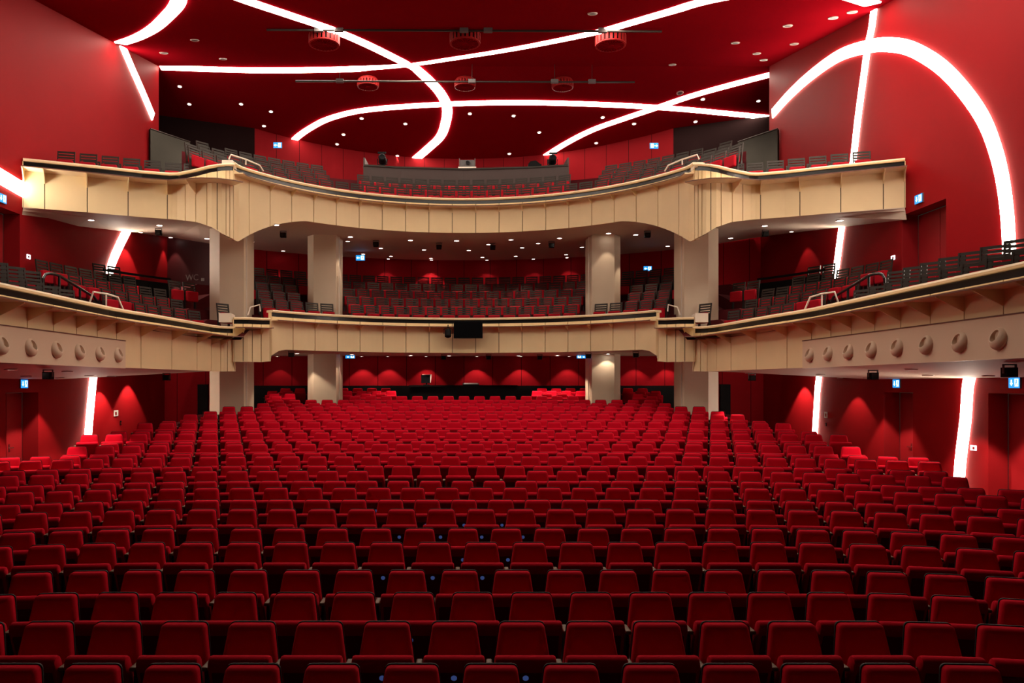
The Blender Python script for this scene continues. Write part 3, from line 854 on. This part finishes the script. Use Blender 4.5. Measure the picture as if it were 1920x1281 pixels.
# ------------------------------------------------------------------ booth with its gear
t = thing('projection_booth', 'long dark booth at the back of the upper balcony centre', 'booth', (0,31,E+6.9))
bp = Path([(-3.95,30.45,8.66,7.4),(-2.6,30.75,8.66,7.4),(0,31.0,8.66,7.4),(2.6,30.75,8.66,7.4),(4.1,30.45,8.66,7.4)])
part('front_panel', sweep(bp, 0, bp.L, lambda a,b: [(-.08,b-.6),(0,b-.6),(0,a-.06),(-.08,a-.06)]), M['booth'], t)
part('top_board', sweep(bp, 0, bp.L, lambda a,b: [(-.30,a-.06),(.04,a-.06),(.04,a),(-.30,a)]), M['slat'], t)
for sx in (-3.97, 4.08):
    part('side_panel', MB().prism([(sx,30.45,E+6.8),(sx,33.2,E+6.8),(sx,33.2,E+9.1),(sx,30.5,E+8.95)], (.06,0,0)), M['booth'], t)
def spotlight(px, py, d, size, label):
    p = P(px,py,d); t = thing('stage_spotlight', label, 'spotlight', p-Vector((0,0,size)))
    b = part('lamp_body', MB().lathe([(size*.30,size*.5),(size*.42,size*.4),(size*.42,-size*.45),(size*.5,-size*.5)], p, (0,-1,.25), 16), M['black'], t, True)
    part('lens', MB().lathe([(size*.36,.02),(size*.30,.03)], p+Vector((0,size*.40,-size*.10)), (0,-1,.25), 14), M['gloss_black'], t, True, sub=b)
    y = MB(); y.tube([p+Vector((-size*.55,0,0)), p+Vector((-size*.55,0,-size*.6)), p+Vector((0,0,-size*.75)), p+Vector((size*.55,0,-size*.6)), p+Vector((size*.55,0,0))], size*.06)
    part('yoke', y, M['black'], t)
    part('stand', MB().tube([p+Vector((0,0,-size*.7)), p+Vector((0,0,-size*1.35))], size*.10), M['black'], t)
    part('barn_door', MB().box(p+Vector((-size*.45,-size*.62,size*.42)), p+Vector((size*.45,-size*.5,size*.62))), M['black'], t)
spotlight(717, 298, 31.3, .36, 'black spotlight on the left end of the booth')
spotlight(1036, 299, 31.2, .36, 'black spotlight on the right end of the booth')
p = P(876,312,31.25)
t = thing('projector', 'boxy projector in the middle of the booth, dark lens in front', 'projector', p-Vector((0,0,.2)))
part('body', MB().box((p.x-.33,p.y-.2,p.z-.05),(p.x+.33,p.y+.3,p.z+.20)), M['grey'], t)
part('base_tray', MB().box((p.x-.36,p.y-.24,p.z-.135),(p.x+.36,p.y+.3,p.z-.08)), M['white'], t)
part('lens', MB().lathe([(.09,0),(.10,.06),(.07,.07)], (p.x+.03,p.y-.2,p.z+.08), (0,-1,0), 18), M['gloss_black'], t, True)
for sx in (-.33,.29): part('handle', MB().box((p.x+sx,p.y-.22,p.z-.08),(p.x+sx+.04,p.y-.18,p.z+.26)), M['chrome'], t)
p = P(1003,313,31.0)
t = thing('equipment_case', 'low black case beside the right booth spotlight', 'case', p-Vector((0,0,.1)))
part('case_body', MB().box((p.x-.28,p.y-.15,p.z-.055),(p.x+.25,p.y+.2,p.z+.08)), M['black'], t)
part('case_lid', MB().prism([(p.x-.28,p.y-.15,p.z+.08),(p.x+.2,p.y-.15,p.z+.08),(p.x+.02,p.y-.15,p.z+.22),(p.x-.2,p.y-.15,p.z+.18)], (0,.3,0)), M['black'], t)

# black metal screens at the ends of the side walls, upper level
for side, w in ((-1,'left'),(1,'right')):
    t = thing('metal_screen', 'dark brushed metal screen wall at the %s end of the upper balcony' % w, 'screen wall', (side*11.5,30,E+8.4))
    a = Vector((side*11.88,29.3,0)); b = Vector((side*10.95,30.9,0))
    th = Vector((side*.08,.05,0))
    mb = MB().prism([(a.x,a.y,E+7.6),(b.x,b.y,E+7.6),(b.x,b.y,E+9.68),(a.x,a.y,E+9.68)], th)
    part('sheet', mb, M['steel'], t)
    part('top_edge', MB().tube([(a.x,a.y,E+9.69),(b.x,b.y,E+9.69)], .03), M['pipe'], t)

# ------------------------------------------------------------------ mixing desk
zf = row_z(27)
t = thing('mixing_desk', 'long black mixing desk at the back of the stalls', 'desk', (-.05,29.2,zf))
part('front_panel', MB().box((-2.02,28.75,zf),(1.95,28.82,E-.10)), M['black'], t)
part('table_top', MB().box((-2.06,28.72,E-.10),(1.99,29.75,E-.03)), M['black'], t)
for sx in (-2.02, 1.88): part('side_panel', MB().box((sx,28.83,zf),(sx+.07,29.7,E-.10)), M['black'], t)
t = thing('monitor', 'black monitor with white edge on the left of the mixing desk', 'monitor', (-1.42,29.3,E-.03))
c = Vector((-1.42,29.3,E+.20))
part('screen', MB().box(c+Vector((-.20,-.04,-.15)), c+Vector((.14,0,.16))), M['screen'], t)
part('casing', MB().prism([c+Vector((-.18,0,-.14)), c+Vector((.16,0,-.13)), c+Vector((.20,0,.18)), c+Vector((-.16,0,.19))], (0,.05,0)), M['white'], t)
part('foot', MB().box(c+Vector((-.12,-.05,-.23)), c+Vector((.12,.12,-.205))).box(c+Vector((-.03,.02,-.21)), c+Vector((.03,.05,-.10))), M['black'], t)
t = thing('mixing_console', 'low dark console lying on the mixing desk', 'console', (.25,29.2,E-.03))
part('body', MB().prism([(-.05,29.0,E-.03),(-.05,29.5,E-.03),(-.05,29.5,E+.05),(-.05,29.0,E+.0)], (.62,0,0)), M['black'], t)
part('fader_bank', MB().prism([(0,29.02,E+.004),(0,29.48,E+.052),(0,29.48,E+.06),(0,29.02,E+.012)], (.52,0,0)), M['grey'], t)

# ------------------------------------------------------------------ screen and camera on the lower balcony front
d = 26.45
t = thing('display_screen', 'black flat screen hung on the middle of the lower balcony front', 'screen', P(877,619,d))
a, b = P(850.5,634.5,d), P(905,602.5,d)
part('casing', MB().box((a.x,d,a.z),(b.x,d+.07,b.z)), M['black'], t)
part('glass', MB().box((a.x+.02,d-.005,a.z+.02),(b.x-.02,d,b.z-.02)), M['screen'], t)
part('bracket', MB().box((.0,d+.07,a.z+.2),(.25,26.97,a.z+.34)), M['black'], t)
c = P(840,626,26.5)
t = thing('front_spotlight', 'small black lamp hanging beside the balcony screen', 'spotlight', c)
part('lamp_body', MB().lathe([(.05,.14),(.11,.10),(.11,-.12),(.08,-.16)], c, (0,-.35,-1), 14), M['black'], t, True)
part('yoke', MB().tube([c+Vector((-.14,0,0)), c+Vector((-.14,0,.16)), c+Vector((0,0,.22)), c+Vector((.14,0,.16)), c+Vector((.14,0,0))], .015), M['black'], t)
part('hook', MB().tube([c+Vector((0,0,.22)), c+Vector((0,0,.30)), c+Vector((0,.30,.30))], .018), M['black'], t)

# ------------------------------------------------------------------ small box loudspeakers under the soffits
def speaker(px, py, tree, label, s=.16):
    p, n = hit(tree, px, py-6)
    if p is None: return
    g = 'small black soffit speakers'
    t = thing('hanging_speaker', label, 'speaker', p-Vector((0,0,.02+s)), group=g)
    q = p-Vector((0,0,.02+s*.97))
    part('cabinet', MB().box(q-Vector((s*.62,s*.5,s*.55)), q+Vector((s*.62,s*.6,s*.55))), M['black'], t)
    part('bracket', MB().box(q+Vector((-s*.75,-.02,-.02)), q+Vector((-s*.66,.02,s*.9))).box(q+Vector((s*.66,-.02,-.02)), q+Vector((s*.75,.02,s*.9))).box(q+Vector((-s*.75,-.02,s*.8)), q+Vector((s*.75,.02,s*.95))), M['grey'], t)
    part('grille', MB().box(q+Vector((-s*.52,-s*.53,-s*.45)), q+Vector((s*.52,-s*.51,s*.45))), M['gloss_black'], t)
for px, py in [(90,697),(312,704),(1410,705),(1637,698),(1893,686)]:
    speaker(px, py, SOL, 'small black box speaker under a side arm of the lower balcony', .14)
for px, py in [(546,663),(643,665),(738,667),(832,669),(916,669),(1012,669),(1103,666),(1192,664),(446,688),(1293,687)]:
    speaker(px, py, SOL, 'small black box speaker under the curved middle of the lower balcony', .13)
for px, py in [(297,433),(531,438),(705,456),(823,461),(924,462),(1034,458),(1214,438),(1435,436)]:
    speaker(px, py, SOU, 'small black box speaker under the upper balcony', .15)

# ------------------------------------------------------------------ signs
def sign_geometry(t, o, ux, uy, un, w, h, arrow, man_first):
    """blue lit sign: backing, face, arrow and running figure in a door"""
    def q(a, b, c=0.0): return o + ux*a + uy*b + un*c
    def quad(mb, a0, a1, b0, b1, c0, c1): mb.prism([q(a0,b0,c0), q(a1,b0,c0), q(a1,b1,c0), q(a0,b1,c0)], un*(c1-c0))
    mb = MB(); quad(mb, -w/2-.012, w/2+.012, -h/2-.012, h/2+.012, .0, .04); part('housing', mb, M['grey'], t)
    mb = MB(); quad(mb, -w/2, w/2, -h/2, h/2, .04, .046); face = part('face', mb, M['blue'], t)
    mb = MB(); s = -1 if man_first else 1     # arrow side
    ac = -s*w*.23
    k = h*.30
    if arrow == 'down':
        quad(mb, ac-.018, ac+.018, -k*.2, k, .046, .050)
        mb.prism([q(ac-k*.7,-k*.1,.046), q(ac,-k,.046), q(ac+k*.7,-k*.1,.046)], un*.004)
    else:
        g = -1 if arrow == 'left' else 1
        quad(mb, ac-k, ac+k, -.014, .014, .046, .050)
        mb.prism([q(ac+g*k*.2,k*.8,.046), q(ac+g*k*1.15,0,.046), q(ac+g*k*.2,-k*.8,.046)], un*.004)
    part('arrow', mb, M['signwhite'], t, sub=face)
    mb = MB(); mc = s*w*.23
    quad(mb, mc-w*.17, mc+w*.17, -h*.36, h*.40, .046, .049); part('door_pictogram', mb, M['signwhite'], t, sub=face)
    mb = MB()
    mb.prism([q(mc+.02*math.cos(a)+.0,h*.24+.02*math.sin(a),.049) for a in [2*PI*i/8 for i in range(8)]], un*.002)
    mb.prism([q(mc-.02,h*.14,.049),q(mc+.025,h*.16,.049),q(mc+.01,-h*.06,.049),q(mc-.02,-h*.05,.049)], un*.002)
    mb.prism([q(mc-.02,-h*.05,.049),q(mc,-h*.06,.049),q(mc-.04,-h*.30,.049),q(mc-.06,-h*.28,.049)], un*.002)
    mb.prism([q(mc,-h*.04,.049),q(mc+.02,-h*.06,.049),q(mc+.055,-h*.22,.049),q(mc+.03,-h*.24,.049)], un*.002)
    part('running_figure', mb, M['blue'], t, sub=face)
def exit_wall(px, py, label, arrow='down', man_first=False):
    p, n = wall_pt(px, py)
    t = thing('exit_sign', label, 'exit sign', p, group='blue exit signs')
    ux = Vector((0,1,0)) if n.x > 0 else Vector((0,-1,0))
    sign_geometry(t, p, ux, Vector((0,0,1)), n, .33, .22, arrow, man_first)
exit_wall(1683, 719.5, 'blue exit sign above the double door in the right stalls wall')
exit_wall(1905, 718, 'largest blue exit sign, above the recessed door of the right stalls wall')
exit_wall(1725, 373, 'blue exit sign on the right wall below the upper balcony end')
exit_wall(43, 720, 'blue exit sign above the double door in the left stalls wall')
exit_wall(2, 372, 'blue exit sign on the left wall below the upper balcony end')
def exit_front(px, py, d, label, arrow, man_first, w=.33, h=.21, hang=None):
    p = P(px,py,d)
    t = thing('exit_sign', label, 'exit sign', p, group='blue exit signs')
    sign_geometry(t, p, Vector((1,0,0)), Vector((0,0,1)), Vector((0,-1,0)), w, h, arrow, man_first)
    if hang:
        part('hanger', MB().box((p.x-.012,p.y-.035,p.z+h/2),(p.x+.012,p.y-.01,p.z+hang)), M['grey'], t)
exit_front(521, 273, 33.6, 'blue exit sign left of the upper back wall', 'left', False, .36, .24)
exit_front(1226, 274, 33.9, 'blue exit sign right of the upper back wall', 'right', True, .36, .24)
exit_front(676, 484, 31.6, 'blue exit sign hanging above the lower balcony rear seats', 'left', False, .36, .21)
exit_front(1214, 504, 30.6, 'pale glowing exit sign between the two right columns', 'left', False, .32, .18)
exit_front(657, 669.5, 28.3, 'blue exit sign under the lower balcony, left of the mixing desk', 'left', False, .34, .10)
exit_front(1090, 669.5, 28.3, 'blue exit sign under the lower balcony, right of the mixing desk', 'right', True, .34, .10)

def text_sign(txt, pos, size, rot, m, label, cat):
    cu = bpy.data.curves.new('lettering', 'FONT'); cu.body = txt; cu.size = size; cu.extrude = .006; cu.align_x = 'CENTER'; cu.align_y = 'CENTER'
    tmp = bpy.data.objects.new('tmp', cu); col.objects.link(tmp)
    dg = bpy.context.evaluated_depsgraph_get(); me = bpy.data.meshes.new_from_object(tmp.evaluated_get(dg))
    bpy.data.objects.remove(tmp); me.materials.clear(); me.materials.append(m)
    t = thing('toilet_sign', label, cat, pos)
    o = bpy.data.objects.new('lettering', me); col.objects.link(o); o.parent = t; o.rotation_euler = rot
    return t
M['wcgrey'] = mat('grey lettering', (.16,.13,.125), .5)
def corner_pt(px, py, side):
    # on the slanted corner wall of the lower balcony
    a = Vector((side*9.385,30.58)); b = Vector((side*12.05,31.3)); u = (px-CX)/F
    t_ = (u*a.y-a.x)/((b.x-a.x)-u*(b.y-a.y)); d = a.y+(b.y-a.y)*t_
    return EYE+ray(px,py)*(d-.03)
t = text_sign('WC', corner_pt(360,521,-1), .34, (PI/2,0,-.26), M['wcgrey'], 'grey WC lettering on the dark wall left of the outer column', 'sign')
p = corner_pt(380,524,-1)
o = MB().box(p-Vector((.06,.01,.06)), p+Vector((.06,.01,.05))).build('accessible_symbol', M['wcgrey'], t, off=t.location)
text_sign('WC', P(1285,526,30.4), .36, (PI/2,0,.2), M['wcgrey'], 'grey WC lettering half hidden behind the right outer column', 'sign')

def wall_plate(px, py, w, h, m, label, name, cat):
    p, n = wall_pt(px, py)
    t = thing(name, label, cat, p)
    part('plate', MB().box((min(p.x,p.x+n.x*.02),p.y-w/2,p.z-h/2),(max(p.x,p.x+n.x*.02),p.y+w/2,p.z+h/2)), m, t)
    part('symbol', MB().box((min(p.x+n.x*.02,p.x+n.x*.024),p.y-w*.3,p.z-h*.30),(max(p.x+n.x*.02,p.x+n.x*.024),p.y+w*.1,p.z+h*.22)), M['drum'], t)
    return t
wall_plate(217,775,.30,.20,M['paper'],'white and red fire notice on the left stalls wall','notice_plate','notice')
wall_plate(1549,778,.20,.20,M['paper'],'small fire notice beside the right stalls light strip','notice_plate','notice')
wall_plate(53,481.5,.16,.12,M['signwhite'],'small white lit plate on the left wall above the balcony rail','wall_panel','panel')
wall_plate(1675,483.5,.18,.12,M['signwhite'],'small white lit plate on the right wall below the wing','wall_panel','panel')
wall_plate(1826,840,.20,.12,M['signwhite'],'small lit plate low on the right stalls wall','wall_panel','panel')
wall_plate(226,793,.10,.14,M['black'],'dark call point below the left fire notice','call_point','call point')
wall_plate(1549,796,.08,.10,M['black'],'dark call point below the right fire notice','call_point','call point')

# ------------------------------------------------------------------ handrails
def handrail(label, pts, r, m, posts, name='handrail'):
    c = sum((Vector(p) for p in pts), Vector())/len(pts)
    t = thing(name, label, 'handrail', c)
    part('rail', MB().tube(pts, r, 10), m, t, True)
    for a, b in posts: part('post', MB().tube([a,b], r*.9, 8), m, t, True)
    return t
for side, w in ((-1,'left'),(1,'right')):
    def S(px, py, d): return P(px if side < 0 else 2*CX-px, py, d)
    pts = [S(81,548,17.6), S(81,522,17.6), S(85,515,17.7), S(92,513,17.8), S(101,514,18.0), S(111,517,18.2), S(150,541,19.3), S(168,552,19.8), S(176,556,20.1), S(182,566,20.2)]
    handrail('black tubular stair handrail on the %s side balcony' % w, pts, .035, M['gloss_black'], [(S(111,517,18.2),S(111,556,18.2)),(S(150,541,19.3),S(150,566,19.3))])
    z = E+1.75
    q = lambda px, py, d: S(px, py, d)
    handrail('white angular guard on the %s side arm of the lower balcony rail' % w, [q(168,568,17.9),q(175,547.5,17.9),q(199,551,18.3),q(221,557.5,18.6),q(231,581,18.7)], .022, M['white'], [(q(199,551,18.3),q(199,574,18.3))])
    handrail('small white guard on the %s link of the lower balcony rail' % w, [q(465,591,23.6),q(470,576,23.6),q(487,571.5,23.7),q(488,584,23.7)], .022, M['white'], [])
    handrail('white angular guard on the upper balcony rail at its %s kink' % w, [q(429,299,22.9),q(433,290,22.9),q(461,299,23.2),q(487,310,23.5),q(494,321,23.6)], .022, M['white'], [(q(461,299,23.2),q(461,309,23.2))])
    # black barrier between the rear rows of the side arm
    R = 12.25
    tb = thing('seat_barrier', 'black barrier before the last seat row, %s arm of the lower balcony' % w, 'barrier', (side*11.1,25,E+2.0))
    path = Path(sorted([(side*R*math.sin(math.radians(a)), RC+R*math.cos(math.radians(a)), 3.62, 3.0) for a in (55,58,61,64,67)], key=lambda p: p[0]))
    part('top_bar', sweep(path, 0, path.L, lambda a,b: [(-.03,a-.07),(.03,a-.07),(.03,a),(-.03,a)]), M['black'], tb)
    part('low_panel', sweep(path, 0, path.L, lambda a,b: [(-.02,a-.75),(.02,a-.75),(.02,a-.18),(-.02,a-.18)]), M['black'], tb)
    for i in range(4):
        s = path.L*i/3; pq = path.pt(s,0,E+2.3)
        part('post', MB().box(pq-Vector((.03,.03,.3)), pq+Vector((.03,.03,1.0))), M['black'], tb)

# ------------------------------------------------------------------ world, camera, colour
w = bpy.data.worlds.new('dark house'); sc.world = w; w.use_nodes = True
w.node_tree.nodes['Background'].inputs[0].default_value = (1.0, .80, .62, 1)
w.node_tree.nodes['Background'].inputs[1].default_value = .012

cam = bpy.data.cameras.new('camera'); co = bpy.data.objects.new('camera', cam); col.objects.link(co)
co.location = EYE; co.rotation_euler = (PI/2, 0, 0)
cam.sensor_width = 36.0; cam.lens = F/1920*36.0
cam.shift_x = (960-CX)/1920; cam.shift_y = (CY-640.5)/1920
cam.clip_end = 200
sc.camera = co
vs = sc.view_settings; vs.view_transform = 'Standard'; vs.look = 'None'; vs.gamma = 1.0; vs.use_curve_mapping = False
vs.exposure = 0.38
try:
    sc.cycles.use_denoising = True; sc.cycles.sample_clamp_indirect = 6.0; sc.cycles.max_bounces = 8
except Exception: pass
